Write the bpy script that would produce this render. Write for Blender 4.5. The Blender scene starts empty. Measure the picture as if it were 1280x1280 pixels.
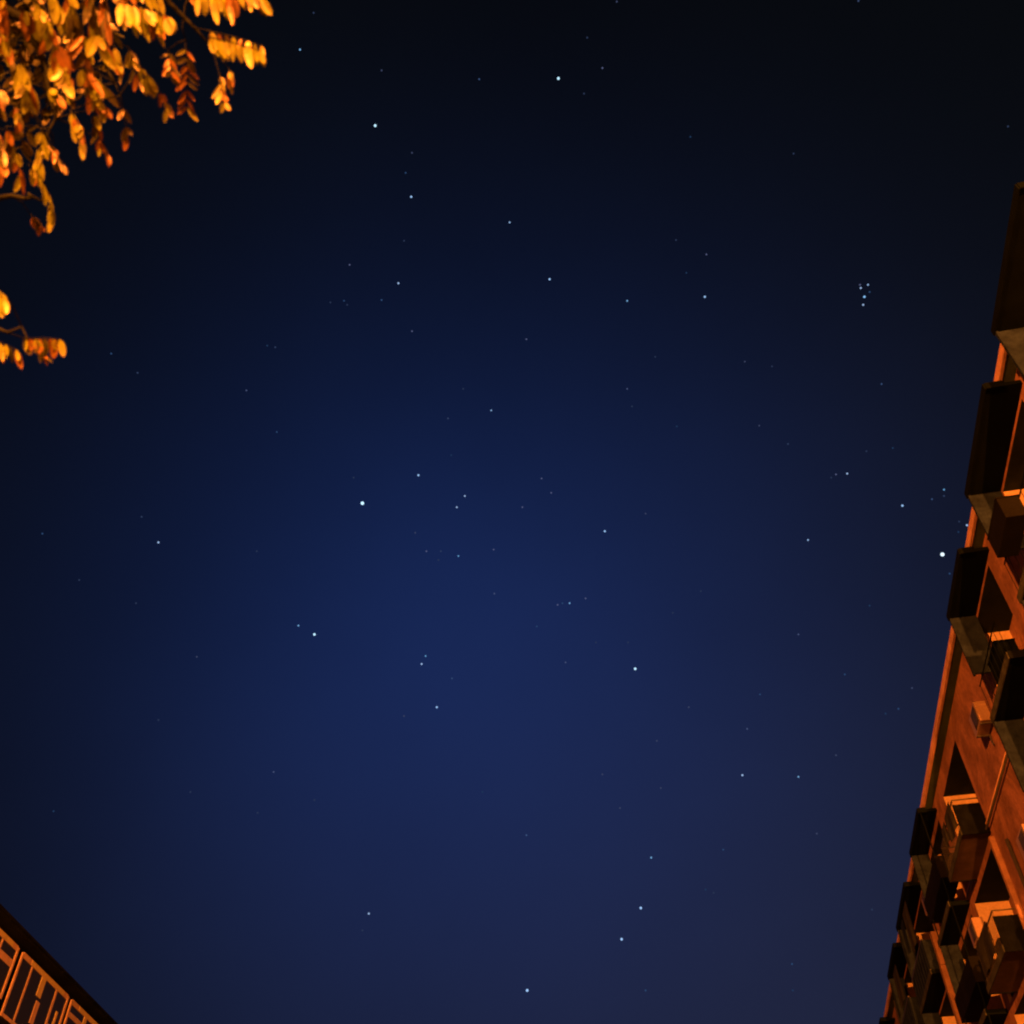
import bpy, math, random
from mathutils import Vector, Matrix
R = math.radians
random.seed(7)
S = bpy.context.scene
col = S.collection

# ------------------------------------------------------------------ camera
F_PX = 1180.0                       # focal length in pixels of the 1280 px photograph
PITCH = R(46)
EYE = 1.6
cam = bpy.data.cameras.new('camera'); cam_o = bpy.data.objects.new('camera', cam); col.objects.link(cam_o)
cam.sensor_width = 36; cam.lens = 36 * F_PX / 1280; cam.clip_end = 9000; cam.clip_start = 0.05
cam_o.location = (0, 0, EYE); cam_o.rotation_euler = (R(90) + PITCH, 0, 0)
S.camera = cam_o
cam.dof.use_dof = True; cam.dof.focus_distance = 400; cam.dof.aperture_fstop = 2.9      # focused on the sky: the near leaves go soft
S.cycles.filter_width = 2.1          # soft phone lens
S.render.resolution_x = S.render.resolution_y = 1024

# ------------------------------------------------------------------ exposure, world
EXPO = 3.0
K = 2 ** -EXPO                      # a long night exposure: everything that gives light is dim
S.view_settings.view_transform = 'Standard'; S.view_settings.look = 'None'
S.view_settings.exposure = EXPO; S.view_settings.gamma = 1

def view_dir(x, y):
    a = (x - 640) / F_PX; b = -(y - 640) / F_PX
    return Vector((a, math.cos(PITCH) - b * math.sin(PITCH), math.sin(PITCH) + b * math.cos(PITCH))).normalized()

world = bpy.data.worlds.new('World'); S.world = world; world.use_nodes = True
nt = world.node_tree; nt.nodes.clear()
def N(t, tree=None, **kw):
    n = (tree or nt).nodes.new(t)
    for k, v in kw.items(): setattr(n, k, v)
    return n
out = N('ShaderNodeOutputWorld'); bg = N('ShaderNodeBackground')
sky = N('ShaderNodeTexSky'); sky.sky_type = 'NISHITA'; sky.sun_disc = False
sky.sun_elevation = R(-9); sky.sun_rotation = R(10)
tc = N('ShaderNodeTexCoord')
def lobe(d, k, colour):
    """light dome of the town in the night air: falls off with the angle from direction d"""
    dot = N('ShaderNodeVectorMath', operation='DOT_PRODUCT'); dot.inputs[1].default_value = d
    nrm = N('ShaderNodeVectorMath', operation='NORMALIZE')
    nt.links.new(tc.outputs['Generated'], nrm.inputs[0]); nt.links.new(nrm.outputs[0], dot.inputs[0])
    m1 = N('ShaderNodeMath', operation='MULTIPLY_ADD'); m1.inputs[1].default_value = k; m1.inputs[2].default_value = -k
    nt.links.new(dot.outputs['Value'], m1.inputs[0])
    m2 = N('ShaderNodeMath', operation='EXPONENT'); nt.links.new(m1.outputs[0], m2.inputs[0])
    sc = N('ShaderNodeVectorMath', operation='SCALE'); sc.inputs[0].default_value = colour
    nt.links.new(m2.outputs[0], sc.inputs['Scale'])
    return sc
l1 = lobe(view_dir(600, 850), 15.0, (.0023, .0122, .0718))
l2 = lobe(view_dir(1000, 1500), 6.0, (.0118, .0130, .0285))
base = N('ShaderNodeVectorMath', operation='ADD'); base.inputs[1].default_value = (.0018, .0022, .0022)
nt.links.new(l1.outputs[0], base.inputs[0])
add = N('ShaderNodeVectorMath', operation='ADD'); nt.links.new(base.outputs[0], add.inputs[0]); nt.links.new(l2.outputs[0], add.inputs[1])
ss = N('ShaderNodeVectorMath', operation='SCALE'); ss.inputs['Scale'].default_value = 0.01
nt.links.new(sky.outputs[0], ss.inputs[0])
add2 = N('ShaderNodeVectorMath', operation='ADD'); nt.links.new(add.outputs[0], add2.inputs[0]); nt.links.new(ss.outputs[0], add2.inputs[1])
hz = N('ShaderNodeTexNoise'); hz.inputs['Scale'].default_value = 2.2; hz.inputs['Detail'].default_value = 5; hz.inputs['Roughness'].default_value = .5
nt.links.new(tc.outputs['Generated'], hz.inputs[0])
hm = N('ShaderNodeMapRange'); hm.inputs[1].default_value = .3; hm.inputs[2].default_value = .7; hm.inputs[3].default_value = .88; hm.inputs[4].default_value = 1.1
nt.links.new(hz.outputs[0], hm.inputs[0])
hs = N('ShaderNodeVectorMath', operation='SCALE'); nt.links.new(add2.outputs[0], hs.inputs[0]); nt.links.new(hm.outputs[0], hs.inputs['Scale'])
nt.links.new(hs.outputs[0], bg.inputs['Color']); bg.inputs['Strength'].default_value = K
nt.links.new(bg.outputs[0], out.inputs['Surface'])

SODIUM = (1.0, 0.185, 0.016)
AZ = R(12.03)                       # the street, and the long facade on its right
AZ2 = R(2.6)                        # the block across the road

# ------------------------------------------------------------------ helpers
def tag(o, label=None, cat=None, group=None, kind=None):
    if label: o['label'] = label
    if cat: o['category'] = cat
    if group: o['group'] = group
    if kind: o['kind'] = kind
    return o
def empty(name, loc, rz=0, parent=None):
    o = bpy.data.objects.new(name, None); col.objects.link(o); o.location = loc; o.rotation_euler = (0, 0, rz)
    o.empty_display_size = .3
    if parent: o.parent = parent
    return o
class MB:
    def __init__(s): s.v = []; s.f = []; s.m = []
    def poly(s, pts, m=0):
        i = len(s.v); s.v += [tuple(p) for p in pts]; s.f.append(tuple(range(i, i + len(pts)))); s.m.append(m)
    def box(s, a, b, m=0):
        x0, x1 = sorted((a[0], b[0])); y0, y1 = sorted((a[1], b[1])); z0, z1 = sorted((a[2], b[2]))
        i = len(s.v)
        s.v += [(x0,y0,z0),(x1,y0,z0),(x1,y1,z0),(x0,y1,z0),(x0,y0,z1),(x1,y0,z1),(x1,y1,z1),(x0,y1,z1)]
        for q in ((0,3,2,1),(4,5,6,7),(0,1,5,4),(1,2,6,5),(2,3,7,6),(3,0,4,7)):
            s.f.append(tuple(i + k for k in q)); s.m.append(m)
        return s
    def tube(s, pts, r, n=8, m=0, cap=True):
        pts = [Vector(p) for p in pts]
        if not isinstance(r, (list, tuple)): r = [r] * len(pts)
        rings = []
        up = Vector((0, 0, 1))
        for k, p in enumerate(pts):
            d = (pts[min(k + 1, len(pts) - 1)] - pts[max(k - 1, 0)]).normalized()
            u = d.cross(up)
            if u.length < .05: u = d.cross(Vector((1, 0, 0)))
            u.normalize(); w = d.cross(u)
            i = len(s.v)
            for j in range(n):
                t = 2 * math.pi * j / n
                s.v.append(tuple(p + (u * math.cos(t) + w * math.sin(t)) * r[k]))
            rings.append(i)
        for a, b in zip(rings, rings[1:]):
            for j in range(n):
                s.f.append((a + j, a + (j + 1) % n, b + (j + 1) % n, b + j)); s.m.append(m)
        if cap:
            s.f.append(tuple(rings[0] + j for j in reversed(range(n)))); s.m.append(m)
            s.f.append(tuple(rings[-1] + j for j in range(n))); s.m.append(m)
        return s
    def build(s, name, mats, parent=None, smooth=False, bevel=0):
        me = bpy.data.meshes.new(name); me.from_pydata(s.v, [], s.f)
        if not isinstance(mats, (list, tuple)): mats = [mats]
        for x in mats: me.materials.append(x)
        me.polygons.foreach_set('material_index', s.m)
        if smooth: me.polygons.foreach_set('use_smooth', [True] * len(s.f))
        me.update()
        o = bpy.data.objects.new(name, me); col.objects.link(o)
        if parent: o.parent = parent
        if bevel:
            b = o.modifiers.new('bevel', 'BEVEL'); b.width = bevel; b.segments = 2; b.limit_method = 'ANGLE'
        return o

def mat(name, c, rough=.8, var=.18, scale=3.0, bump=.25, stain=0.0, detail=30.0, metallic=0, streak=False):
    m = bpy.data.materials.new(name); m.use_nodes = True; t = m.node_tree
    b = t.nodes['Principled BSDF']; b.inputs['Roughness'].default_value = rough; b.inputs['Metallic'].default_value = metallic
    b.inputs['Specular IOR Level'].default_value = .03 if rough > .8 else .35
    co = N('ShaderNodeTexCoord', t); mp = N('ShaderNodeMapping', t); t.links.new(co.outputs['Object'], mp.inputs[0])
    if streak: mp.inputs['Scale'].default_value = (1, 1, .18)
    n1 = N('ShaderNodeTexNoise', t); n1.inputs['Scale'].default_value = scale; n1.inputs['Detail'].default_value = 8; n1.inputs['Roughness'].default_value = .65
    n2 = N('ShaderNodeTexNoise', t); n2.inputs['Scale'].default_value = detail; n2.inputs['Detail'].default_value = 6
    t.links.new(mp.outputs[0], n1.inputs[0]); t.links.new(co.outputs['Object'], n2.inputs[0])
    rp = N('ShaderNodeValToRGB', t); e = rp.color_ramp.elements
    e[0].position = .32; e[1].position = .68
    lo = 1 - var - stain; hi = 1 + var
    e[0].color = (c[0] * lo, c[1] * lo, c[2] * lo, 1); e[1].color = (min(c[0] * hi, 1), min(c[1] * hi, 1), min(c[2] * hi, 1), 1)
    t.links.new(n1.outputs[0], rp.inputs[0])
    mx = N('ShaderNodeMix', t, data_type='RGBA', blend_type='MULTIPLY'); mx.inputs[0].default_value = .5
    r2 = N('ShaderNodeValToRGB', t); r2.color_ramp.elements[0].position = .35; r2.color_ramp.elements[0].color = (.62, .62, .62, 1); r2.color_ramp.elements[1].position = .6
    t.links.new(n2.outputs[0], r2.inputs[0])
    t.links.new(rp.outputs[0], mx.inputs[6]); t.links.new(r2.outputs[0], mx.inputs[7]); t.links.new(mx.outputs[2], b.inputs['Base Color'])
    if bump:
        bp = N('ShaderNodeBump', t); bp.inputs['Strength'].default_value = bump; bp.inputs['Distance'].default_value = .02
        t.links.new(n2.outputs[0], bp.inputs['Height']); t.links.new(bp.outputs[0], b.inputs['Normal'])
    return m
def emis(name, c, s):
    m = bpy.data.materials.new(name); m.use_nodes = True; t = m.node_tree; t.nodes.clear()
    e = N('ShaderNodeEmission', t); e.inputs[0].default_value = (*c, 1); e.inputs[1].default_value = s
    o = N('ShaderNodeOutputMaterial', t); t.links.new(e.outputs[0], o.inputs[0])
    m.cycles.emission_sampling = 'NONE'
    return m

M = {}
M['plaster'] = mat('old_plaster', (.37, .225, .215), .92, .08, 1.1, .25, .08, 9)
def weathered(m, c):
    t = m.node_tree; b = t.nodes['Principled BSDF']; src = b.inputs['Base Color'].links[0].from_socket
    co = N('ShaderNodeTexCoord', t); mp = N('ShaderNodeMapping', t); mp.inputs['Scale'].default_value = (1, .8, .75); t.links.new(co.outputs['Object'], mp.inputs[0])
    n = N('ShaderNodeTexNoise', t); n.inputs['Scale'].default_value = .8; n.inputs['Detail'].default_value = 9; n.inputs['Roughness'].default_value = .72; n.inputs['Distortion'].default_value = .4
    t.links.new(mp.outputs[0], n.inputs[0])
    rp = N('ShaderNodeValToRGB', t); rp.color_ramp.elements[0].position = .44; rp.color_ramp.elements[0].color = (.48, .5, .52, 1); rp.color_ramp.elements[1].position = .56; rp.color_ramp.elements[1].color = (1.0, 1.0, 1.0, 1)
    t.links.new(n.outputs[0], rp.inputs[0])
    mx = N('ShaderNodeMix', t, data_type='RGBA', blend_type='MULTIPLY'); mx.inputs[0].default_value = .8
    t.links.new(src, mx.inputs[6]); t.links.new(rp.outputs[0], mx.inputs[7]); t.links.new(mx.outputs[2], b.inputs['Base Color'])
weathered(M['plaster'], 0)
M['reveal'] = mat('light_plaster', (.62, .55, .42), .9, .12, 1.5, .25, .1, 18)
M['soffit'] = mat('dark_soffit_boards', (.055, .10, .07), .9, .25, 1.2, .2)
M['fascia'] = mat('roof_edge_concrete', (.62, .44, .40), .85, .2, 1.6, .3, .2)
M['slab'] = mat('balcony_slab_concrete', (.10, .085, .08), .95, .3, 1.4, .3)
M['under'] = mat('black_balcony_canopy', (.0025, .006, .004), .95, .3, 1.4, .2)  # even near-black base colour, shared by canopies, slabs, rails and posts
M['panel'] = mat('brown_balcony_panel', (.012, .024, .05), .85, .3, 3.2, .5, .2, 14)
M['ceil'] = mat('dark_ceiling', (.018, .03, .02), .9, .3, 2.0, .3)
M['edge'] = mat('worn_slab_edge', (.05, .07, .07), .9, .3, 2.5, .4, .2)
M['steel'] = mat('painted_steel', (.05, .06, .06), .5, .2, 5, .1)
M['white'] = mat('white_painted_wood', (.86, .74, .66), .6, .1, 2.2, .15, .15)
M['white_lit'] = mat('overexposed_white_wood', (.93, .98, .5), .55, .06, 2.2, .1, .1)  # yellower copy of the white paint, overexposed light put into its colour
M['screen'] = mat('dark_balcony_screen', (.0035, .006, .009), .9, .35, 3.5, .4, .1)
M['trim'] = mat('rendered_trim', (.30, .21, .18), .9, .2, 2.5, .3, .15)
M['ac'] = mat('beige_casing', (.24, .2, .17), .5, .08, 3, .05)
M['dark'] = mat('dark_opening', (.006, .008, .008), .9, .2, 2, .1)
M['roof'] = mat('roof_tar', (.05, .045, .04), .95, .3, 1, .4)
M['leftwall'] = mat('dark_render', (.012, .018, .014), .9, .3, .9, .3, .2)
M['bark'] = mat('bark', (.018, .026, .022), .95, .35, 6, .8, .2, 40)
M['asphalt'] = mat('asphalt', (.05, .05, .05), .92, .25, .6, .5, .1, 60)
M['paving'] = mat('paving', (.22, .20, .18), .9, .2, .9, .4, .1, 25)
M['earth'] = mat('earth', (.07, .06, .04), .95, .3, .5, .5, .1, 12)
M['cloth_a'] = mat('pale_cloth', (.55, .48, .40), .95, .15, 4, .2)
M['cloth_b'] = mat('dark_cloth', (.03, .04, .04), .95, .3, 4, .2)
M['pot'] = mat('terracotta', (.30, .12, .06), .85, .2, 8, .2)
g = bpy.data.materials.new('night_glass'); g.use_nodes = True
gb = g.node_tree.nodes['Principled BSDF']; gb.inputs['Base Color'].default_value = (.03, .045, .03, 1); gb.inputs['Roughness'].default_value = .08
M['glass'] = g

def leaf_mat(name, c, tr):
    m = bpy.data.materials.new(name); m.use_nodes = True; t = m.node_tree; t.nodes.clear()
    o = N('ShaderNodeOutputMaterial', t)
    co = N('ShaderNodeTexCoord', t); n1 = N('ShaderNodeTexNoise', t); n1.inputs['Scale'].default_value = 28; t.links.new(co.outputs['Object'], n1.inputs[0])
    rp = N('ShaderNodeValToRGB', t); rp.color_ramp.elements[0].position = .35; rp.color_ramp.elements[1].position = .65
    rp.color_ramp.elements[0].color = (c[0] * .6, c[1] * .55, c[2] * .6, 1); rp.color_ramp.elements[1].color = (c[0] * 1.25, c[1] * 1.3, c[2], 1)
    t.links.new(n1.outputs[0], rp.inputs[0])
    d = N('ShaderNodeBsdfDiffuse', t); tl = N('ShaderNodeBsdfTranslucent', t); gl = N('ShaderNodeBsdfGlossy', t)
    gl.inputs['Roughness'].default_value = .42; gl.inputs[0].default_value = (1, 1, 1, 1)
    t.links.new(rp.outputs[0], d.inputs[0]); t.links.new(rp.outputs[0], tl.inputs[0])
    a = N('ShaderNodeMixShader', t); a.inputs[0].default_value = tr; t.links.new(d.outputs[0], a.inputs[1]); t.links.new(tl.outputs[0], a.inputs[2])
    b = N('ShaderNodeMixShader', t); b.inputs[0].default_value = .05; t.links.new(a.outputs[0], b.inputs[1]); t.links.new(gl.outputs[0], b.inputs[2])
    t.links.new(b.outputs[0], o.inputs[0])
    return m
M['leaf'] = leaf_mat('locust_leaf', (.21, .31, .02), .3)
M['leaf_dim'] = leaf_mat('dimly_lit_locust_leaf', (.17, .095, .015), .3)  # orange copy of the leaf: weaker lamp light put into the colour
M['leaf_dark'] = leaf_mat('shaded_locust_leaf', (.030, .045, .012), .25)  # dark copy of the leaf: shade inside the crown put into the colour

# ------------------------------------------------------------------ ground, road, pavements  (local frame: x = across street, y = along it)
def frame_pt(az, n, s, z=0):
    return Vector((s * math.sin(az) + n * math.cos(az), s * math.cos(az) - n * math.sin(az), z))
def rotz(o, az=AZ): o.rotation_euler = (0, 0, -az); return o
m = MB(); m.poly([(-400, -400, -.15), (400, -400, -.15), (400, 400, -.15), (-400, 400, -.15)]); tag(m.build('ground', M['earth']), kind='structure')
m = MB(); m.poly([(-14, -150, -.146), (-5.35, -150, -.146), (-5.35, 200, -.146), (-14, 200, -.146)]); tag(rotz(m.build('road', M['asphalt'])), kind='structure')
m = MB(); m.box((-5.35, -150, -.149), (-5.2, 200, .005)); m.box((-14.15, -150, -.149), (-14, 200, .005)); tag(rotz(m.build('kerb', M['fascia'])), kind='structure')
m = MB(); m.box((-5.197, -150, -.149), (7.55, 200, 0)); tag(rotz(m.build('pavement', M['paving'])), kind='structure')
m = MB(); m.box((-23.5, -150, -.149), (-14.153, 200, 0)); tag(rotz(m.build('pavement', M['paving'])), kind='structure')
m = MB(); m.box((-4.35, 1.2, -.05), (-3.0, 2.6, .01)); tag(m.build('soil', M['earth']), kind='structure')

# ------------------------------------------------------------------ the long apartment block on the right
WALL_N, EAVE = 7.6, 15.63
OS, ON = 25.0, 7.6
bld = empty('apartment_building', frame_pt(AZ, ON, OS), -AZ)
tag(bld, 'long orange-lit apartment block with stacked brown balconies under a flat roof edge', 'building')
def P(s, n, z): return (n - ON, s - OS, z + EYE)
def bx(mb, s0, s1, n0, n1, z0, z1, mi=0): return mb.box(P(s0, n0, z0), P(s1, n1, z1), mi)
GZ = -EYE
S0, S1 = -14.0, 74.0
H = 3.05
NFL = 5
stacks = [  # s0, s1, outer n, recess s0, recess s1, depth, style
    (-4.0, 0.5, 6.92, -3.6, .4, .8, 'panel'), (8.78, 11.75, 6.90, 9.1, 11.6, .8, 'panel'), (13.05, 16.1, 6.90, 13.4, 16.0, .8, 'shelf'),
    (17.95, 20.45, 6.95, 18.4, 21.1, .85, 'shelf'), (25.85, 28.75, 6.87, 25.9, 29.2, .95, 'rail'),
    (30.45, 33.6, 7.02, 30.7, 34.3, .9, 'box'), (35.95, 40.0, 6.99, 36.4, 40.2, .9, 'panel'),
    (41.6, 45.2, 6.97, 41.9, 45.6, .9, 'panel'), (50.5, 54.0, 6.95, 50.8, 54.2, .9, 'panel'), (58, 61, 6.95, 58.3, 61.2, .9, 'panel')]
def zc(k): return 15.28 - H * k
openings = []
for (s0, s1, no, r0, r1, dep, st) in stacks:
    for k in range(NFL):
        top = (15.08 if st in ('rail', 'box') else 15.2) - H * k
        openings.append((r0, (29.95 if st == 'rail' and k else r1), top - (2.75 if k < NFL - 1 else 2.7), top, dep, k, st))
# single windows between the stacks, lower down
for sw in (4.0, 46.8):
    for k in range(NFL):
        openings.append((sw, sw + 1.5, zc(k) - 2.05, zc(k) - .45, .18, k, 'window'))
ss_ = sorted({S0, S1} | {o[0] for o in openings} | {o[1] for o in openings})
zs_ = sorted({GZ, EAVE} | {o[2] for o in openings} | {o[3] for o in openings})
wm = MB()
for a, b in zip(ss_, ss_[1:]):
    col_open = [o for o in openings if o[0] <= a + 1e-6 and o[1] >= b - 1e-6]
    z = GZ
    for o in sorted(col_open, key=lambda q: q[2]):
        if o[2] > z + 1e-6: wm.poly([P(a, WALL_N, z), P(a, WALL_N, o[2]), P(b, WALL_N, o[2]), P(b, WALL_N, z)])
        z = o[3]
    wm.poly([P(a, WALL_N, z), P(a, WALL_N, EAVE + .2), P(b, WALL_N, EAVE + .2), P(b, WALL_N, z)])
for (a, b, z0, z1, dep, k, st) in openings:
    n1 = WALL_N + dep
    wm.poly([P(b, WALL_N, z0), P(b, WALL_N, z1), P(b, n1, z1), P(b, n1, z0)], 1)
    wm.poly([P(a, WALL_N, z0), P(a, n1, z0), P(a, n1, z1), P(a, WALL_N, z1)], 1)
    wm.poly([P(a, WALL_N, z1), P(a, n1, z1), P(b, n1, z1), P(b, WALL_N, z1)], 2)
    wm.poly([P(a, WALL_N, z0), P(b, WALL_N, z0), P(b, n1, z0), P(a, n1, z0)], 3)
    wm.poly([P(a, n1, z0), P(b, n1, z0), P(b, n1, z1), P(a, n1, z1)], 0)
wm.poly([P(S0, WALL_N, GZ), P(S0, 19, GZ), P(S0, 19, EAVE + .2), P(S0, WALL_N, EAVE + .2)])
wm.poly([P(S1, WALL_N, GZ), P(S1, WALL_N, EAVE + .2), P(S1, 19, EAVE + .2), P(S1, 19, GZ)])
wm.poly([P(S0, 19, GZ), P(S1, 19, GZ), P(S1, 19, EAVE + .2), P(S0, 19, EAVE + .2)])
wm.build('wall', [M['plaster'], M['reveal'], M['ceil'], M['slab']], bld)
# windows: in the back wall of each recess and in the plain openings
for (a, b, z0, z1, dep, k, st) in openings:
    if a < 12 and k > 1: pass
    n1 = WALL_N + dep
    w0, w1 = (a + .02, b - .02) if st == 'window' else (a + .5, a + 1.9)
    y0, y1 = (z0 + .02, z1 - .02) if st == 'window' else (z0 + .15, z1 - .55)
    f = MB(); t = .07
    for (p, q, r, u) in ((w0, w1, y0, y0 + t), (w0, w1, y1 - t, y1), (w0, w0 + t, y0 + t, y1 - t), (w1 - t, w1, y0 + t, y1 - t), ((w0 + w1) / 2 - t / 2, (w0 + w1) / 2 + t / 2, y0 + t, y1 - t)):
        bx(f, p, q, n1 - .06, n1 - .002, r, u)
    fr = f.build('window', M['steel'], bld)
    g_ = MB(); g_.poly([P(w0 + t, n1 - .02, y0 + t), P(w1 - t, n1 - .02, y0 + t), P(w1 - t, n1 - .02, y1 - t), P(w0 + t, n1 - .02, y1 - t)]); g_.build('pane', M['glass'], fr)
# roof: deck, dark boarded soffit, lit lip
rm = MB(); bx(rm, S0 - .3, S1 + .3, 7.9, 19.3, EAVE + .2, EAVE + .32); rm.build('roof', M['roof'], bld)
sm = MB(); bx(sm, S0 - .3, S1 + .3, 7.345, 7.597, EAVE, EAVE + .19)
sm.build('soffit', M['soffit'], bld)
fm = MB(); s = S0
while s < S1:
    e = min(s + 4.02, S1 + .3); bx(fm, s + .006, e - .006, 7.28, 7.343, EAVE - .015, EAVE + .205); s = e
fm.build('fascia', M['fascia'], bld)

def make_balcony(s0, s1, no, st, k):
    ztop = zc(k); zf = ztop - H                    # ceiling above, underside of this floor
    b = MB(); bx(b, s0, s1, no, 7.597, zf, zf + .13)
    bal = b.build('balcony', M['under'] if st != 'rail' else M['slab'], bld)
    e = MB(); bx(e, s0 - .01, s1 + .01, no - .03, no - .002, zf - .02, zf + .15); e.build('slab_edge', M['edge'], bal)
    if st == 'panel':
        p = MB(); zt = zf + 1.12
        n = max(2, int((s1 - s0) / .24)); w = (s1 - s0) / n
        for i in range(n):                          # ribbed sheet
            bx(p, s0 + i * w + .004, s0 + (i + 1) * w - .004, no - (.012 if i % 2 else 0), no + .02, zf + .155, zt)
        for q in (s0, s1 - .03): bx(p, q, q + .03, no + .023, 7.595, zf + .135, zt)
        p.build('parapet', M['panel'], bal)
        r = MB(); bx(r, s0 - .01, s1 + .01, no - .025, no + .03, zt + .003, zt + .05); r.build('rail', M['steel'], bal)
        p = MB(); bx(p, s1 - .05, s1, no, 7.594, zt + .055, ztop - .004)
        bx(p, s1 - .07, s1 - .003, no - .004, no + .05, zt + .055, ztop - .004); p.build('partition', M['panel'], bal)
    elif st == 'shelf':
        p = MB(); bx(p, s1 - .05, s1, no, 7.594, zf + 1.35, ztop - .004)
        bx(p, s1 - .07, s1 - .003, no - .004, no + .05, zf + 1.3, ztop - .004); p.build('partition', M['panel'], bal)
        r = MB(); zt = zf + 1.0
        r.tube([P(s0 + .02, no + .04, zt), P(s1 - .02, no + .04, zt)], .016)
        q = s0 + .02
        while q < s1: r.tube([P(q, no + .04, zf + .13), P(q, no + .04, zt)], .007, 5); q += .3
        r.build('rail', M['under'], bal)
        p = MB(); bx(p, s0 - .035, s0 - .012, no - .01, 7.58, zf - .03, zf + .16); p.build('added_end_cover', M['screen'], bal)  # dark cover added over the slab end to hide its lit face
    elif st == 'rail':
        r = MB(); zt = zf + 1.0
        r.tube([P(s0 + .02, no + .04, zt), P(s1 - .02, no + .04, zt)], .02)
        r.tube([P(s0 + .02, no + .04, zf + .25), P(s1 - .02, no + .04, zf + .25)], .012)
        for q in (s0 + .02, s1 - .02): r.tube([P(q, no + .04, zt), P(q, 7.59, zt)], .02)
        q = s0 + .02
        while q < s1:
            r.tube([P(q, no + .04, zf + .13), P(q, no + .04, zt)], .008, 5); q += .14
        r.build('rail', M['steel'], bal)
        for q in (s0 + .03, s1 - .07):
            p = MB(); bx(p, q - (.062 if q < s0 + .1 else -.062), q + .03 - (.062 if q < s0 + .1 else -.062), no - .01, 7.58, zf - .03, zf + .84); p.build('side_panel', M['screen'], bal)  # foot carried down over the slab end to keep that face dark
    else:
        p = MB(); bx(p, s0 - .05, s1 + .3, 7.02, 7.59, zf + .85, zf + 1.55); p.build('parapet', M['dark'], bal)
        p = MB(); bx(p, s1 - .05, s1, no, 7.594, zf + 1.56, ztop - .004); p.build('partition', M['panel'], bal)
        for q in (s0 + .03, s1 - .03):
            r = MB(); r.tube([P(q, no + .05, zf + .13), P(q, no + .05, ztop)], .02); r.build('post', M['under'], bal)
    return bal
for (s0, s1, no, r0, r1, dep, st) in stacks:
    for k in range(NFL - 1): make_balcony(s0, s1, no, st, k)
    if st == 'rail': continue
    c = MB(); t = zc(0); bx(c, s0, s1, no, 7.59, t, t + .1)
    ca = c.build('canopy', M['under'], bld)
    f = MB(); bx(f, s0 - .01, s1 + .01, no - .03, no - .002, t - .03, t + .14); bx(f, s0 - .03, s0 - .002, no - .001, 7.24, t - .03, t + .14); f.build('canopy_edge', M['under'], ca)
# raised near jambs of the railed loggias and the tall pier
for k in range(1, NFL):
    j = MB(); t = 15.08 - H * k; bx(j, 25.74, 25.88, 7.46, 7.597, t - 2.4, t + .02); j.build('jamb', M['trim'], bld)
j = MB(); bx(j, 35.66, 35.94, 7.28, 7.597, GZ, 12.38); bx(j, 35.66, 35.94, 7.30, 7.597, 12.40, 13.5); j.build('pier', M['trim'], bld)
j = MB(); bx(j, 21.55, 21.7, 7.5, 7.597, GZ, 13.2); j.build('pier', M['trim'], bld)
# string of pipes along the wall
j = MB(); j.tube([P(21.9, 7.50, 12.3), P(30.2, 7.50, 12.3)], .035); j.build('pipe', M['steel'], bld, smooth=True)
j = MB(); j.tube([P(21.9, 7.54, 12.44), P(30.2, 7.54, 12.44)], .02); j.build('pipe', M['fascia'], bld, smooth=True)
j = MB(); j.tube([P(24.6, 7.52, GZ), P(24.6, 7.52, 11.4)], .05); j.build('downpipe', M['steel'], bld, smooth=True)
j = MB(); j.tube([P(48.9, 7.52, GZ), P(48.9, 7.52, 15.6)], .05); j.build('downpipe', M['steel'], bld, smooth=True)

# air conditioners bolted to the wall
def ac_unit(s, n, z, label, group=None):
    t = empty('air_conditioner', frame_pt(AZ, n, s, z + EYE), -AZ); tag(t, label, 'air conditioner', group)
    c = MB(); c.box((-.17, -.42, 0), (.13, .42, .56)); c.build('casing', M['ac'], t, bevel=.015)
    f = MB()
    for i in range(9): f.box((-.19, -.35, .06 + i * .05), (-.172, .12, .075 + i * .05))
    f.tube([(-.172, -.11, .28), (-.186, -.11, .28)], .2, 20); f.build('fan_grille', M['steel'], t)
    for y in (-.3, .3):
        b = MB(); b.box((-.17, y - .02, -.04), (.16, y + .02, -.003)); b.box((.12, y - .02, -.3), (.155, y + .02, -.043)); b.build('bracket', M['steel'], t)
    return t
ac_unit(22.55, 7.42, 13.35, 'air conditioner on the plain wall between the topmost shelf-like balconies and the railed loggia')
ac_unit(22.7, 7.42, 10.1, 'air conditioner one storey below the topmost one on the plain wall')
ac_unit(29.9, 7.42, 10.9, 'air conditioner beside the second railed loggia from the top')
ac_unit(34.9, 7.42, 13.9, 'air conditioner high on the wall next to the orange pier')

# things on the balconies
def cloth(s0, s1, n, z1, z0, m, label, name='towel', cat='towel'):
    b = MB(); nx, nz = 14, 8; W = s1 - s0
    ph = random.random() * 6
    def pt(i, j, o):
        u = i / nx; v = j / nz
        return Vector((n - ON + o + .03 * math.sin(9 * u + ph) * v, s0 + W * u - OS + .01 * math.sin(4 * v + ph), z1 + (z0 - z1) * v + EYE + .02 * math.sin(7 * u + ph) * v))
    for o, fl in ((0, 0), (.006, 1)):
        for i in range(nx):
            for j in range(nz):
                q = [pt(i, j, o), pt(i + 1, j, o), pt(i + 1, j + 1, o), pt(i, j + 1, o)]
                b.poly(q[::-1] if fl else q)
    o = b.build(name, m, None, smooth=True)
    Mx = Matrix.Translation(frame_pt(AZ, ON, OS)) @ Matrix.Rotation(-AZ, 4, 'Z')
    o.matrix_world = Mx
    return tag(o, label, cat)
cloth(26.0, 27.0, 6.84, 13.28, 12.55, M['cloth_b'], 'dark towel over the rail of the topmost railed loggia')
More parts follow.
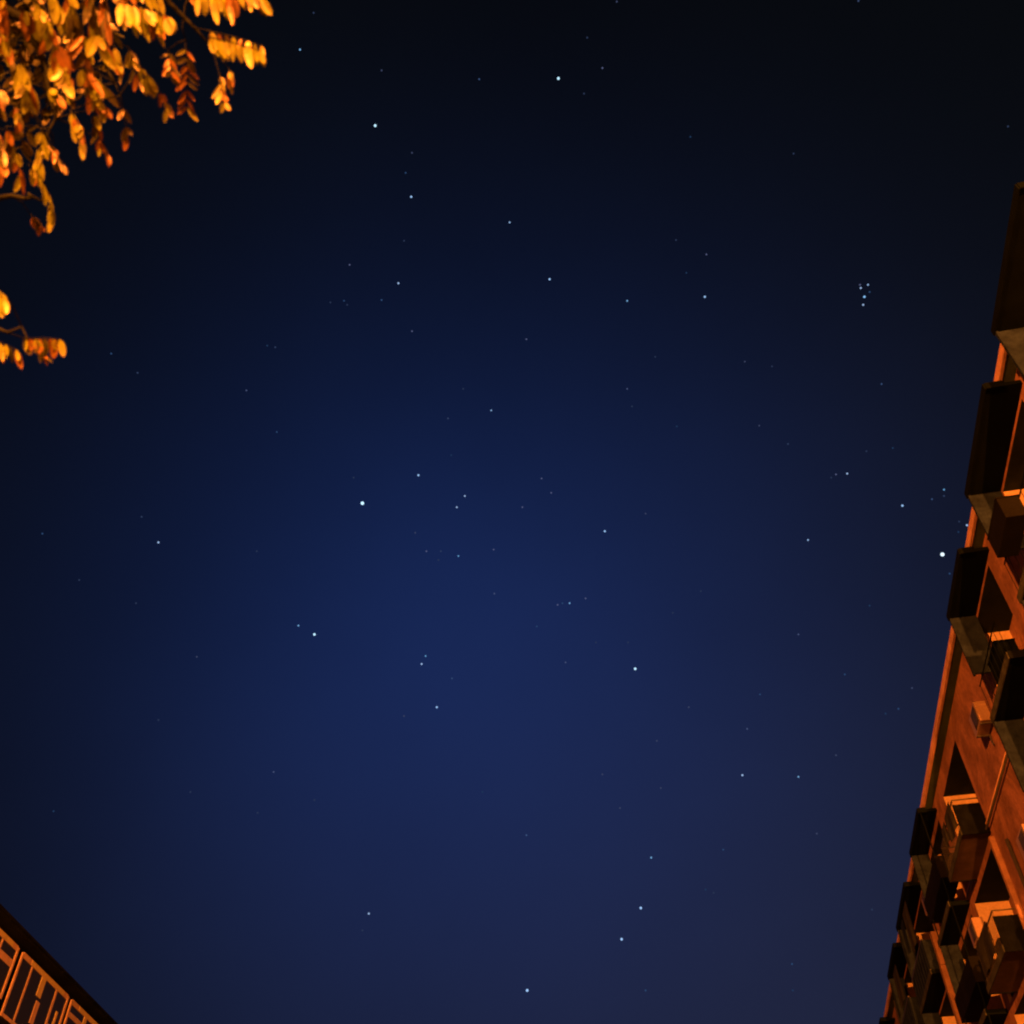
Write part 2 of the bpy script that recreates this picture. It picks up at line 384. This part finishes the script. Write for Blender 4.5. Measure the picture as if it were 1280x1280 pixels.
cloth(27.15, 27.75, 6.84, 13.28, 12.75, M['cloth_b'], 'short dark cloth next to the long dark towel on the topmost rail', 'cloth', 'cloth')
cloth(26.6, 28.4, 6.84, 10.23, 9.45, M['cloth_b'], 'dark blanket over the second rail down, below the dark towel', 'blanket', 'blanket')
cloth(36.3, 37.6, 6.9, 14.9, 13.5, M['cloth_b'], 'dark sheet hung up on the balcony past the orange pier', 'sheet', 'sheet')
cloth(37.9, 38.6, 6.9, 14.9, 13.8, M['panel'], 'brown shirt-sized cloth hanging beside the dark sheet', 'cloth', 'cloth')
cloth(42.1, 43.4, 6.9, 14.8, 13.5, M['cloth_b'], 'dark sheet hung up on the farthest top balcony in view', 'sheet', 'sheet')
def crate(s, n, z, a, b, h, m, label, name, cat):
    t = MB(); t.box((-b / 2, -a / 2, 0), (b / 2, a / 2, h)); t.box((-b / 2 - .015, -a / 2 - .015, h + .002), (b / 2 + .015, a / 2 + .015, h + .03))
    o = t.build(name, m, None, bevel=.01); o.location = frame_pt(AZ, n, s, z + EYE); o.rotation_euler = (0, 0, -AZ); return tag(o, label, cat)
crate(14.55, 6.66, 12.62, 1.15, .4, .5, M['dark'], 'black storage box hung outside the balcony at the right picture edge', 'storage_box', 'box')
crate(19.3, 7.35, 12.37, .9, .45, .95, M['under'], 'black cupboard on the top balcony just below the bright loggia wall', 'cupboard', 'cupboard')
crate(28.5, 8.05, 12.35, .7, .8, 1.6, M['screen'], 'tall dark cupboard at the far end of the topmost railed loggia', 'cupboard', 'cupboard')
crate(29.4, 8.05, 9.3, .7, .8, 1.35, M['screen'], 'dark cupboard at the far end of the second railed loggia from the top', 'cupboard', 'cupboard')
crate(44.9, 8.0, 12.4, .7, .8, 1.5, M['panel'], 'brown cupboard on the farthest top balcony in view', 'cupboard', 'cupboard')
crate(31.5, 7.5, 13.69, 1.0, .4, .35, M['ac'], 'pale box on the dark cabinet between railed loggia and orange pier', 'box', 'box')

# ------------------------------------------------------------------ the block across the road (lower left)
b2o = frame_pt(AZ2, -24.3, 45)
b2 = empty('apartment_building', b2o, -AZ2)
tag(b2, 'dark apartment block with glowing orange balcony window frames under a black eave', 'building')
def Q(s, n, z): return (-(n - 24.3), s - 45, z + EYE)
def qx(mb, s0, s1, n0, n1, z0, z1, mi=0): return mb.box(Q(s0, n0, z0), Q(s1, n1, z1), mi)
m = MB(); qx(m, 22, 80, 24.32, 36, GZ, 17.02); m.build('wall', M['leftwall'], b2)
m = MB(); qx(m, 21.5, 80.5, 23.55, 36.5, 17.04, 17.2)
for s in range(22, 80, 3): qx(m, s, s + .1, 23.5, 23.545, 17.1, 17.16)
qx(m, 21.5, 80.5, 23.42, 23.52, 17.14, 17.22); m.build('roof', M['leftwall'], b2)
def glazed(s0, s1, ztop, zbot, mull, transom, parent, floor=0):
    """one glazed balcony: thick pale outer frame, thin mullions, dark panes"""
    f = MB(); n0, n1 = 24.03, 24.08; t = .22; w = .14
    qx(f, s0 + w, s1 - w, n0, n1, ztop - t, ztop)
    qx(f, s0, s0 + w, n0 - .01, n1, zbot, ztop - .05)
    qx(f, s1 - w, s1, n0 - .01, n1, zbot, ztop - .05)
    qx(f, s0 + w, s1 - w, n0, n1, zbot, zbot + .16)
    o = f.build('glazed_balcony', M['white'], parent)
    k = MB(); qx(k, s0 + w + .9, s1 - w - .5, n0 - .012, n0 - .002, ztop - t + .01, ztop - .01); k.build('top_rail_highlight', M['white_lit'], o)  # overexposed middle of the rail, laid on as a yellower strip
    for (s, ww, za, zb, c) in mull:
        k = MB(); qx(k, s - ww / 2, s + ww / 2, n0 + .006, n1 - .006, za, min(zb, ztop - t - .004)); k.build('mullion', M['white_lit'] if c else M['white'], o)  # c picks the copy with the stronger light in its colour
    for (sa, sb, z, th) in transom:
        k = MB(); qx(k, sa, sb, n0 + .008, n1 - .008, z, z + th); k.build('transom', M['white'], o)
    g_ = MB(); g_.poly([Q(s0 + w, 24.06, zbot + .16), Q(s1 - w, 24.06, zbot + .16), Q(s1 - w, 24.06, ztop - t), Q(s0 + w, 24.06, ztop - t)]); g_.build('pane', M['glass'], o)
    d = MB(); qx(d, s0, s1, 24.0, 24.318, zbot - .25, zbot - .003); qx(d, s0 + .03, s1 - .03, 24.03, 24.318, zbot - 1.1, zbot - .252); d.build('parapet', M['leftwall'], o)
    return o
glazed(35.5, 42.45, 16.9, 14.7, [(37.4, .13, 14.86, 17, 0), (39.3, .2, 14.86, 17, 1), (40.9, .12, 14.86, 17, 0)], [(35.65, 42.3, 15.98, .3)], b2)
glazed(42.85, 48.45, 16.9, 14.2, [(44.12, .13, 14.36, 17, 0), (45.5, .46, 15.85, 17, 1), (45.66, .38, 14.75, 15.7, 0), (47.05, .17, 14.36, 17, 0), (47.75, .2, 15.3, 15.95, 1)], [(47.14, 48.3, 15.1, .16)], b2)
glazed(48.8, 55.6, 16.9, 14.2, [(50.9, .34, 14.36, 17, 1), (52.6, .15, 14.36, 17, 0), (54.2, .15, 14.36, 17, 0)], [(48.95, 50.7, 16.15, .22)], b2)
glazed(28.5, 35.1, 16.9, 14.7, [(30.5, .14, 14.86, 17, 0), (32.5, .14, 14.86, 17, 0)], [], b2)
glazed(56.0, 62.0, 16.9, 14.2, [(58, .15, 14.36, 17, 0), (60, .15, 14.36, 17, 0)], [], b2)
for k in range(1, 5):
    for a, b in ((22.4, 28.1), (28.5, 35.1), (35.5, 42.45), (42.85, 48.45), (48.8, 55.6), (56, 62)):
        glazed(a, b, 16.9 - 3.1 * k, 14.4 - 3.1 * k, [(a + 2, .14, 14.56 - 3.1 * k, 99, 0), (a + 4, .14, 14.56 - 3.1 * k, 99, 0)], [], b2)

# ------------------------------------------------------------------ locust tree, upper left
TD = 3.9
def px(x, y, d): return Vector((0, 0, EYE)) + view_dir(x, y) * d
tree = empty('locust_tree', (-3.7, 1.9, 0)); tag(tree, 'locust tree with drooping leaflets glowing orange and yellow, dark twigs', 'tree')
TO = Vector((-3.7, 1.9, 0))
tr = MB()
tr.tube([Vector((0, 0, -.1)), Vector((.02, .03, .5)), Vector((.05, .0, 1.6)), Vector((.0, -.06, 2.8)), Vector((.1, 0, 3.8))], [.24, .19, .165, .145, .12], 14)
tr.build('trunk', M['bark'], tree, smooth=True)
fork = Vector((.1, 0, 3.75))
leaves = MB(); twigs = MB()
def leaf(p, d, nrm, L, W, mi):
    d = d.normalized(); side = d.cross(nrm)
    if side.length < 1e-3: side = d.cross(Vector((1, .3, .2)))
    side.normalize(); nn = side.cross(d).normalized()
    prof = [(0, .04), (.12, .55), (.32, .95), (.55, 1), (.78, .8), (.93, .42), (1, .05)]
    i = len(leaves.v); curl = random.uniform(-.12, .25) * L; fold = random.uniform(.05, .3)
    for t, w in prof:
        c = p + d * (L * t) + nn * (curl * t * t)
        leaves.v.append(tuple(c - side * (W * .5 * w) + nn * (fold * W * .5 * w)))
        leaves.v.append(tuple(c)); leaves.v.append(tuple(c + side * (W * .5 * w) + nn * (fold * W * .5 * w)))
    for k in range(len(prof) - 1):
        a = i + 3 * k
        leaves.f.append((a, a + 1, a + 4, a + 3)); leaves.m.append(mi)
        leaves.f.append((a + 1, a + 2, a + 5, a + 4)); leaves.m.append(mi)
DOWN = Vector((0, 0, -1))
def frond(A, B, n, L, droop=.7, mats=(0, 0, 1), W=.5, stem_r=.0016, tip=True, face=0):
    hang = DOWN if not face else Vector((random.uniform(-.25, .15), .72, -.55))   # the near fronds are combed over the street by the wind
    """pinnate leaf: a thin rachis from A to B with leaflets in pairs that hang"""
    A = A - TO; B = B - TO; ax = (B - A); ln = ax.length; ax.normalize()
    sag = .10 * ln; pts = []
    for k in range(7):
        t = k / 6; pts.append(A + (B - A) * t + DOWN * (sag * 4 * t * (1 - t) * -.5))
    twigs.tube(pts, [stem_r * 1.6 * (1 - .6 * k / 6) for k in range(7)], 5)
    sd = ax.cross(Vector((random.uniform(-.4, .4), random.uniform(-.4, .4), 1))).normalized()
    for k in range(n):
        t = (k + .6) / n; c = A + (B - A) * t + DOWN * (sag * 4 * t * (1 - t) * -.5)
        for sg in (-1, 1):
            if random.random() < .2: continue
            d = sd * sg * random.uniform(.5, 1.0) * (1 - droop) + hang * droop + ax * random.uniform(.05, .45)
            nr = Vector((random.gauss(0, .7), random.gauss(-.5, .7), random.gauss(.2, .5)))
            if face: nr = (Vector((.35, -.35, -.85)) + nr * (1 - face)).normalized()   # undersides turned to the open street
            leaf(c, d, nr, L * random.uniform(.6, 1.2), L * W * random.uniform(.7, 1.15), random.choice(mats))
    if tip: leaf(A + (B - A), ax + hang * .4, Vector((0, -1, .3)), L, L * W, random.choice(mats))
def u(pxs, d): return pxs * d / F_PX
Y = (0, 0, 0, 0, 0, 1); O = (0, 0, 1, 1, 1, 2, 2); D = (1, 2, 2)  # frond mixes painted by light level: bright yellow, dimmer orange, shaded
fl = [ # ax, ay, bx, by, pairs, leaf px, droop, mats, depth
 (146, 2, 214, 22, 7, 24, .75, Y, 3.7), (150, 20, 206, 38, 5, 18, .6, Y, 3.9), (260, 46, 326, 64, 8, 25, .85, Y, 3.6), (258, 38, 330, 58, 6, 16, .8, O, 3.9),
 (242, -8, 296, -2, 5, 28, .95, Y, 3.75), (288, -12, 328, -2, 5, 20, .85, O, 4.0), (274, 92, 280, 132, 4, 17, .5, Y, 3.8), (286, 86, 292, 104, 2, 17, .6, O, 3.9),
 (160, 58, 176, 106, 4, 17, .5, O, 4.0), (172, 80, 212, 138, 5, 18, .55, Y, 3.7), (232, 56, 234, 138, 6, 17, .35, O, 3.9), (210, 62, 214, 100, 4, 15, .4, D, 4.1),
 (150, 118, 160, 176, 4, 16, .5, O, 3.8), (118, 138, 126, 188, 4, 17, .7, O, 3.95), (88, 138, 104, 172, 4, 22, .6, Y, 3.7), (52, 160, 50, 206, 4, 20, .7, Y, 3.8),
 (20, 186, 26, 232, 4, 19, .6, O, 3.9), (36, 206, 58, 240, 3, 16, .75, Y, 3.7), (64, 248, 66, 276, 2, 15, .85, Y, 3.8), (38, 268, 54, 290, 3, 12, .6, D, 4.1),
 (-6, 160, 4, 206, 5, 22, .8, O, 3.9), (8, 158, 18, 200, 4, 20, .85, O, 4.0), (72, 56, 78, 100, 4, 26, .6, Y, 3.6), (22, 76, 40, 116, 5, 26, .7, Y, 3.65),
 (58, 44, 84, 66, 4, 22, .5, O, 3.9), (44, 0, 62, 34, 4, 22, .7, Y, 3.8), (64, -10, 80, 22, 4, 24, .85, Y, 3.7), (86, -10, 92, 60, 6, 20, .6, O, 3.9),
 (104, 40, 108, 76, 4, 22, .5, O, 3.9), (120, 40, 124, 66, 3, 24, .5, Y, 3.8), (142, 56, 148, 84, 3, 20, .8, O, 3.9), (100, 84, 128, 108, 4, 24, .6, O, 3.85),
 (108, 112, 130, 136, 3, 20, .6, O, 3.9), (0, -10, 8, 48, 6, 22, .9, O, 3.8), (-6, 30, 12, 60, 4, 20, .9, O, 3.95), (28, 10, 44, 30, 3, 22, .8, O, 4.0),
 (-10, 96, 6, 122, 3, 20, .7, O, 3.9), (112, -12, 118, 36, 5, 22, .85, O, 3.9), (128, -10, 134, 34, 4, 24, .8, O, 4.0), (20, 130, 26, 156, 3, 17, .8, O, 3.9),
 (60, 108, 74, 124, 2, 18, .6, O, 3.9), (86, 92, 88, 118, 3, 16, .8, O, 4.0), (128, 178, 136, 196, 2, 13, .7, D, 4.0), (-14, 352, 4, 374, 3, 30, .9, Y, 3.6),
 (-12, 424, 22, 438, 4, 20, .85, O, 3.8), (28, 424, 76, 424, 6, 20, .92, O, 3.7), (46, 440, 60, 448, 3, 10, .5, D, 4.0), (132, -16, 156, 8, 3, 22, .7, O, 3.9),
 (150, -20, 200, -6, 5, 20, .8, O, 4.0), (200, -22, 240, -14, 4, 18, .8, O, 4.1), (66, 184, 78, 208, 3, 14, .7, D, 4.1), (4, 62, 22, 84, 3, 18, .6, D, 4.1)]
fronds_A = []
for f in fl:
    d = f[8]; A = px(f[0], f[1], d); B = px(f[2], f[3], d + random.uniform(-.1, .12)); fronds_A.append(A - TO)
    frond(A, B, round(f[4] * 1.35), u(f[5] * 1.0, d), f[6], f[7], random.choice((.32, .37, .42)), tip=False, face=.5)
# fronds farther back in the crown, their shade put into the leaf colour
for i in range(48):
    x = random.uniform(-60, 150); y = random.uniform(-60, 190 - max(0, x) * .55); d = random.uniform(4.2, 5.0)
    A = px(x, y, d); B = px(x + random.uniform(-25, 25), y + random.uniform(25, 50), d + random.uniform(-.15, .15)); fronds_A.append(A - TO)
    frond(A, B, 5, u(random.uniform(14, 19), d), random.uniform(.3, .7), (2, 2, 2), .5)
# the rest of the crown, beyond the picture's left and upper edge
def spray(c, n, r):
    for i in range(n):
        A = c + Vector((random.gauss(0, r), random.gauss(0, r), random.gauss(0, r * .8)))
        B = A + Vector((random.uniform(-.12, .12), random.uniform(-.12, .12), random.uniform(-.18, -.02)))
        fronds_A.append(A - TO); frond(A, B, 5, random.uniform(.045, .065), random.uniform(.3, .8), (0, 1, 1, 2), .5)
cl = []
for i in range(60):
    a = random.uniform(R(60), R(300)); rr = random.uniform(.5, 2.2); c = Vector((-4.3 + rr * math.cos(a), 2.6 + rr * math.sin(a) * .9, random.uniform(4.6, 7.6)))
    if c.y < .6 and c.x > -4: continue
    v = (c - Vector((0, 0, EYE))); up_ = Vector((0, -math.sin(PITCH), math.cos(PITCH))); fw = Vector((0, math.cos(PITCH), math.sin(PITCH)))
    if v.dot(fw) > 0 and 640 + F_PX * v.x / v.dot(fw) > -330 and 640 - F_PX * v.dot(up_) / v.dot(fw) > -150: continue   # open sky there
    cl.append(c); spray(c, 9, .3)
# limbs: from the fork out to the visible twigs
limbs = []
def limb(pts, r0, r1):
    pts = [Vector(p) for p in pts]; q = []
    for a, b in zip(pts, pts[1:]):
        for k in range(4): q.append(a.lerp(b, k / 4) + Vector((random.gauss(0, .012), random.gauss(0, .012), random.gauss(0, .012))))
    q.append(pts[-1]); n = len(q)
    mb = MB(); mb.tube(q, [r0 + (r1 - r0) * (k / (n - 1)) ** .8 for k in range(n)], 8); mb.build('branch', M['bark'], tree, smooth=True)
    limbs.extend(q[2:])
L0 = lambda x, y, d: px(x, y, d) - TO
limb([fork, fork.lerp(L0(-260, 120, 4.2), .5) + Vector((0, 0, .2)), L0(-120, -60, 4.1), L0(40, -60, 4.0), L0(180, -40, 3.95), L0(262, 56, 3.85)], .07, .003)
limb([fork, fork.lerp(L0(-160, 330, 4.0), .6), L0(-60, 380, 3.9), L0(10, 416, 3.8), L0(66, 424, 3.75)], .02, .0015)
limb([fork, L0(-200, 200, 4.3), L0(-60, 250, 4.1), L0(-8, 252, 4.0), L0(34, 243, 3.95), L0(64, 250, 3.85)], .03, .0015)
limb([fork, L0(-220, 60, 4.4), L0(-60, -20, 4.3), L0(30, 20, 4.15), L0(60, 110, 4.0), L0(56, 180, 3.9)], .045, .0018)
limb([fork, L0(-180, -40, 4.6), L0(0, -80, 4.4), L0(110, -20, 4.15), L0(124, 60, 4.0), L0(150, 120, 3.85)], .045, .0018)
limb([L0(180, -40, 3.95), L0(230, -30, 3.9), L0(232, 50, 3.9)], .008, .0018)
for c in cl[::3]: limb([fork + Vector((0, 0, random.uniform(-.4, 0))), fork.lerp(c - TO, .55) + Vector((0, 0, .3)), c - TO], .06, .006)
for a in fronds_A:                        # a short twig ties every frond to the nearest limb
    b = min(limbs, key=lambda q: (q - a).length_squared)
    mid = a.lerp(b, .5) + Vector((0, 0, .12 * (a - b).length))
    twigs.tube([b, mid, a], [.0025, .002, .0015], 5, cap=False)
leaves.build('crown', [M['leaf'], M['leaf_dim'], M['leaf_dark']], tree)
twigs.build('twigs', M['bark'], tree, smooth=True)

# ------------------------------------------------------------------ stars, far out, each a small glowing ball
stars = [l.split(',') for l in """
375,62,.4;392,16,.12;477,88,.17;599,99,.25;469,157,.85;477,180,.1;515,191,.17;507,216,.22;514,246,.6;637,278,.42;505,301,.12;442,117,.1;463,133,.1;489,176,.1
698,98,.85;753,85,.3;734,47,.12;730,117,.12;771,2,.17;863,171,.14;845,300,.12;883,318,.3;992,192,.12;1073,1,.2;1260,158,.12;139,442,.22;172,466,.16;308,488,.26
185,532,.1;236,606,.1;276,466,.1;437,331,.3;498,354,.5;430,376,.22;477,375,.28;515,414,.3;334,432,.14;344,434,.16;452,477,.1;430,511,.1;346,540,.22;614,513,.38
560,523,.18;564,569,.14;523,594,.6;442,597,.12;453,629,1.3;581,620,.45;571,634,.45;579,486,.12;413,378,.12;434,381,.12;687,349,.6;784,376,.4;881,371,.6;658,424,.3
784,486,.26;790,508,.12;858,341,.14;931,452,.17;819,446,.12;846,533,.14;949,532,.17;677,598,.3;689,616,.3;653,634,.3;804,367,.1;1075,356,.3;1085,356,.42;1076,360,.45
1087,365,.22;1080.5,371,.65;1079,381,.45;1102,480,.25;965,458,.12;985,555,.16;1083,564,.12;1116,560,.14;1045,593,.3;1059,592,.45;1039,597,.12;1128,632,.6;1165,624,.25
1180,612,.35;1180,620,.16;1156,521,.1;53,667,.22;198,678,.5;177,646,.16;246,821,.17;99,725,.12;170,754,.12;198,900,.12;373,782,.4;393,793,.85;519,666,.17;533,689,.3
551,689,.16;573,695,.35;617,687,.3;618,742,.26;532,820,.35;527,830,.5;565,848,.25;546,884,.6;505,895,.17;321,689,.12;548,700,.12;807,642,.17;756,664,.6;697,756,.3
703,754,.22;712,754,.4;732,748,.3;671,783,.22;707,828,.26;745,803,.12;785,803,.12;794,836,.85;841,766,.12;876,739,.12;950,868,.22;861,884,.17;934,911,.26;821,926,.17
731,863,.1;754,888,.1;1010,675,.42;998,793,.26;1056,843,.22;1087,757,.14;1140,860,.17;1123,886,.22;1107,892,.14;1045,944,.17;1178,693,1.4;1187,717,.22;1208.7,656.5,.5
1198,665,.14;1199,652,.12;238,990,.12;67,1014,.14;300,1133,.1;342,965,.26;461,1142,.45;322,1016,.12;393,1000,.12;453,1163,.12;603,990,.14;753,968,.17;826,985,.17
775,1010,.17;928,969,.5;658,1044,.32;814,1072,.4;904,1062,.22;882,1112,.14;892,1116,.12;801,1135,.7;777,1174,.7;659,1238,.75;807,1238,.22;998,971,.36;1021,1042,.17
1090,1137,.12;990,1205,.22;991,1238,.14""".replace('\n', ';').split(';') if l.strip()]
stars = [(float(a), float(b), float(c)) for a, b, c in stars if float(c) > .11]
named = {
 (1178, 693): ('largest and whitest star, close to the black balcony canopies', 'the largest white star'),
 (453, 629): ('big pale blue star alone left of the sky centre', 'the big lone blue star'),
 (698, 98): ('bright star high in the dark upper sky, right of the tree', 'the highest bright star'),
 (469, 157): ('bright star nearest to the tree, right of its leaf tips', 'the bright star nearest the tree'),
 (393, 793): ('bright lower star of a close uneven pair in the lower left sky', 'the bright star of the uneven pair'),
 (794, 836): ('bright teal-white star lower right of the sky centre', 'the bright teal-white star'),
 (546, 884): ('clear blue star below the small close pair in the lower middle', 'the clear star in the lower middle'),
 (756, 664): ('clear small star alone just right of the sky centre', 'the clear star right of centre'),
 (523, 594): ('clear small star above and right of the big lone blue star', 'the clear star above the big blue one'),
 (687, 349): ('clear bluish star alone above the sky centre', 'the clear star above the centre'),
 (881, 371): ('clear star halfway between sky centre and the tight star cluster', 'the clear star left of the cluster'),
 (514, 246): ('clear small star below the bright star nearest the tree', 'the clear star below the tree star'),
 (1128, 632): ('blue star left of the roof edge, above the largest white star', 'the blue star by the roof edge'),
 (801, 1135): ('upper star of a slanted pair of clear stars near the bottom', 'the upper star of the bottom pair'),
 (777, 1174): ('lower star of a slanted pair of clear stars near the bottom', 'the lower star of the bottom pair'),
 (659, 1238): ('clear star lowest in the sky, at the bottom edge', 'the lowest clear star'),
 (1208.7, 656.5): ('white star touching the orange roof edge of the long building', None),
 (198, 678): ('small clear star alone at far left, below the hanging twig', 'the lone clear star at far left'),
 (928, 969): ('clear small star in the lower right sky, away from the building', 'the clear star in the lower right')}
ball = {}
SD = 3000.0
def star_mesh(b):
    key = round(b, 2)
    if key in ball: return ball[key]
    # round ball of 12 x 8 faces; dim stars are as small as a point can be drawn and give less light
    r_px = 1.0 if b < .35 else (1.0 + (b - .35) * 1.1)
    r = r_px * SD / F_PX
    lum = (.0 + .66 * b) if b < .35 else min(1.4, .2 + 1.15 * b)
    mb = MB(); n, k = 12, 8
    ring = [[Vector((math.sin(math.pi * j / k) * math.cos(2 * math.pi * i / n), math.sin(math.pi * j / k) * math.sin(2 * math.pi * i / n), math.cos(math.pi * j / k))) * r for i in range(n)] for j in range(k + 1)]
    for j in range(k):
        for i in range(n):
            q = [ring[j][i], ring[j + 1][i], ring[j + 1][(i + 1) % n], ring[j][(i + 1) % n]]
            if j == 0: q = [q[0], q[1], q[2]]
            elif j == k - 1: q = [q[0], q[1], q[3]]
            mb.poly(q)
    me = bpy.data.meshes.new('star'); me.from_pydata(mb.v, [], mb.f)
    c = (.58, .84, 1.0) if b > .8 else (.28, .58, 1.0) if b >= .35 else (.22, .42, 1.0)
    w = random.uniform(-.1, .2); c = (min(1, c[0] + w), min(1, c[1] + w * .35), 1.0)
    me.materials.append(emis('starlight', c, lum * K)); me.update()
    ball[key] = me; return me
anchors = [(k, v[1]) for k, v in named.items() if v[1]]
used = set()
def auto_label(x, y, b):
    tone = 'small pale' if b >= .35 else 'faint blue'
    best = []
    for (ax, ay), nm in anchors:
        d = math.hypot(x - ax, y - ay); best.append((d, ax, ay, nm))
    best.sort()
    for d, ax, ay, nm in best[:6]:
        dx, dy = x - ax, y - ay; a = math.degrees(math.atan2(-dy, dx)) % 360
        w = ['right of', 'above and right of', 'above', 'above and left of', 'left of', 'below and left of', 'below', 'below and right of'][int((a + 22.5) // 45) % 8]
        q = 'just ' if d < 45 else '' if d < 110 else 'well ' if d < 190 else 'far '
        l = f'{tone} star {q}{w} {nm}'
        if l not in used: used.add(l); return l
    return None
for (x, y, b) in sorted(stars, key=lambda t: -t[2]):
    o = bpy.data.objects.new('star', star_mesh(b)); col.objects.link(o); o.location = Vector((0, 0, EYE)) + view_dir(x, y) * SD
    if (x, y) in named: tag(o, named[(x, y)][0], 'star')
    elif 1070 < x < 1092 and 350 < y < 385:
        if b > .6: tag(o, 'brightest star of the tight little cluster in the upper right sky', 'star', 'stars of the tight cluster')
        else: tag(o, 'small star in the tight little cluster of the upper right sky', 'star', 'stars of the tight cluster')
    else:
        l = auto_label(x, y, b) if b >= .25 else None
        if l: tag(o, l, 'star', 'lesser stars')
        else: tag(o, 'barely visible pinpoint star, one of the faintest scattered over the sky', 'star', 'faintest stars')

# ------------------------------------------------------------------ sodium street lamps behind the photographer (out of the picture), which light the scene
def street_lamp(n, s, h, watt, label):
    base_ = frame_pt(AZ, n, s); t = empty('street_lamp', base_, -AZ); tag(t, label, 'street lamp')
    p = MB(); p.tube([(0, 0, 0), (0, 0, .8), (0, 0, h - .6), (.1, 0, h - .2), (.5, 0, h), (1.3, 0, h + .1)], [.09, .085, .06, .05, .045, .04], 12); p.build('pole', M['steel'], t, smooth=True)
    b = MB(); b.box((1.25, -.16, h + .06), (1.95, .16, h + .2)); b.build('lamp_head', M['steel'], t, bevel=.03)
    g_ = MB(); g_.box((1.4, -.13, h - .02), (1.9, .13, h + .057)); d = g_.build('diffuser', emis('sodium_glow', SODIUM, 20 * K), t, bevel=.03)
    l = bpy.data.lights.new('sodium_lamp', 'POINT'); l.energy = watt * K; l.color = SODIUM; l.shadow_soft_size = .18
    lo = bpy.data.objects.new('sodium_lamp', l); col.objects.link(lo); lo.parent = t; lo.location = (1.65, 0, h - .25)
    return t
street_lamp(-22.6, -38, 9.5, 330000, 'tall sodium street lamp on the far side of the road, behind the viewer')
street_lamp(2.2, -31, 8.5, 370000, 'tall sodium street lamp on the pavement beside the long block, behind the viewer')
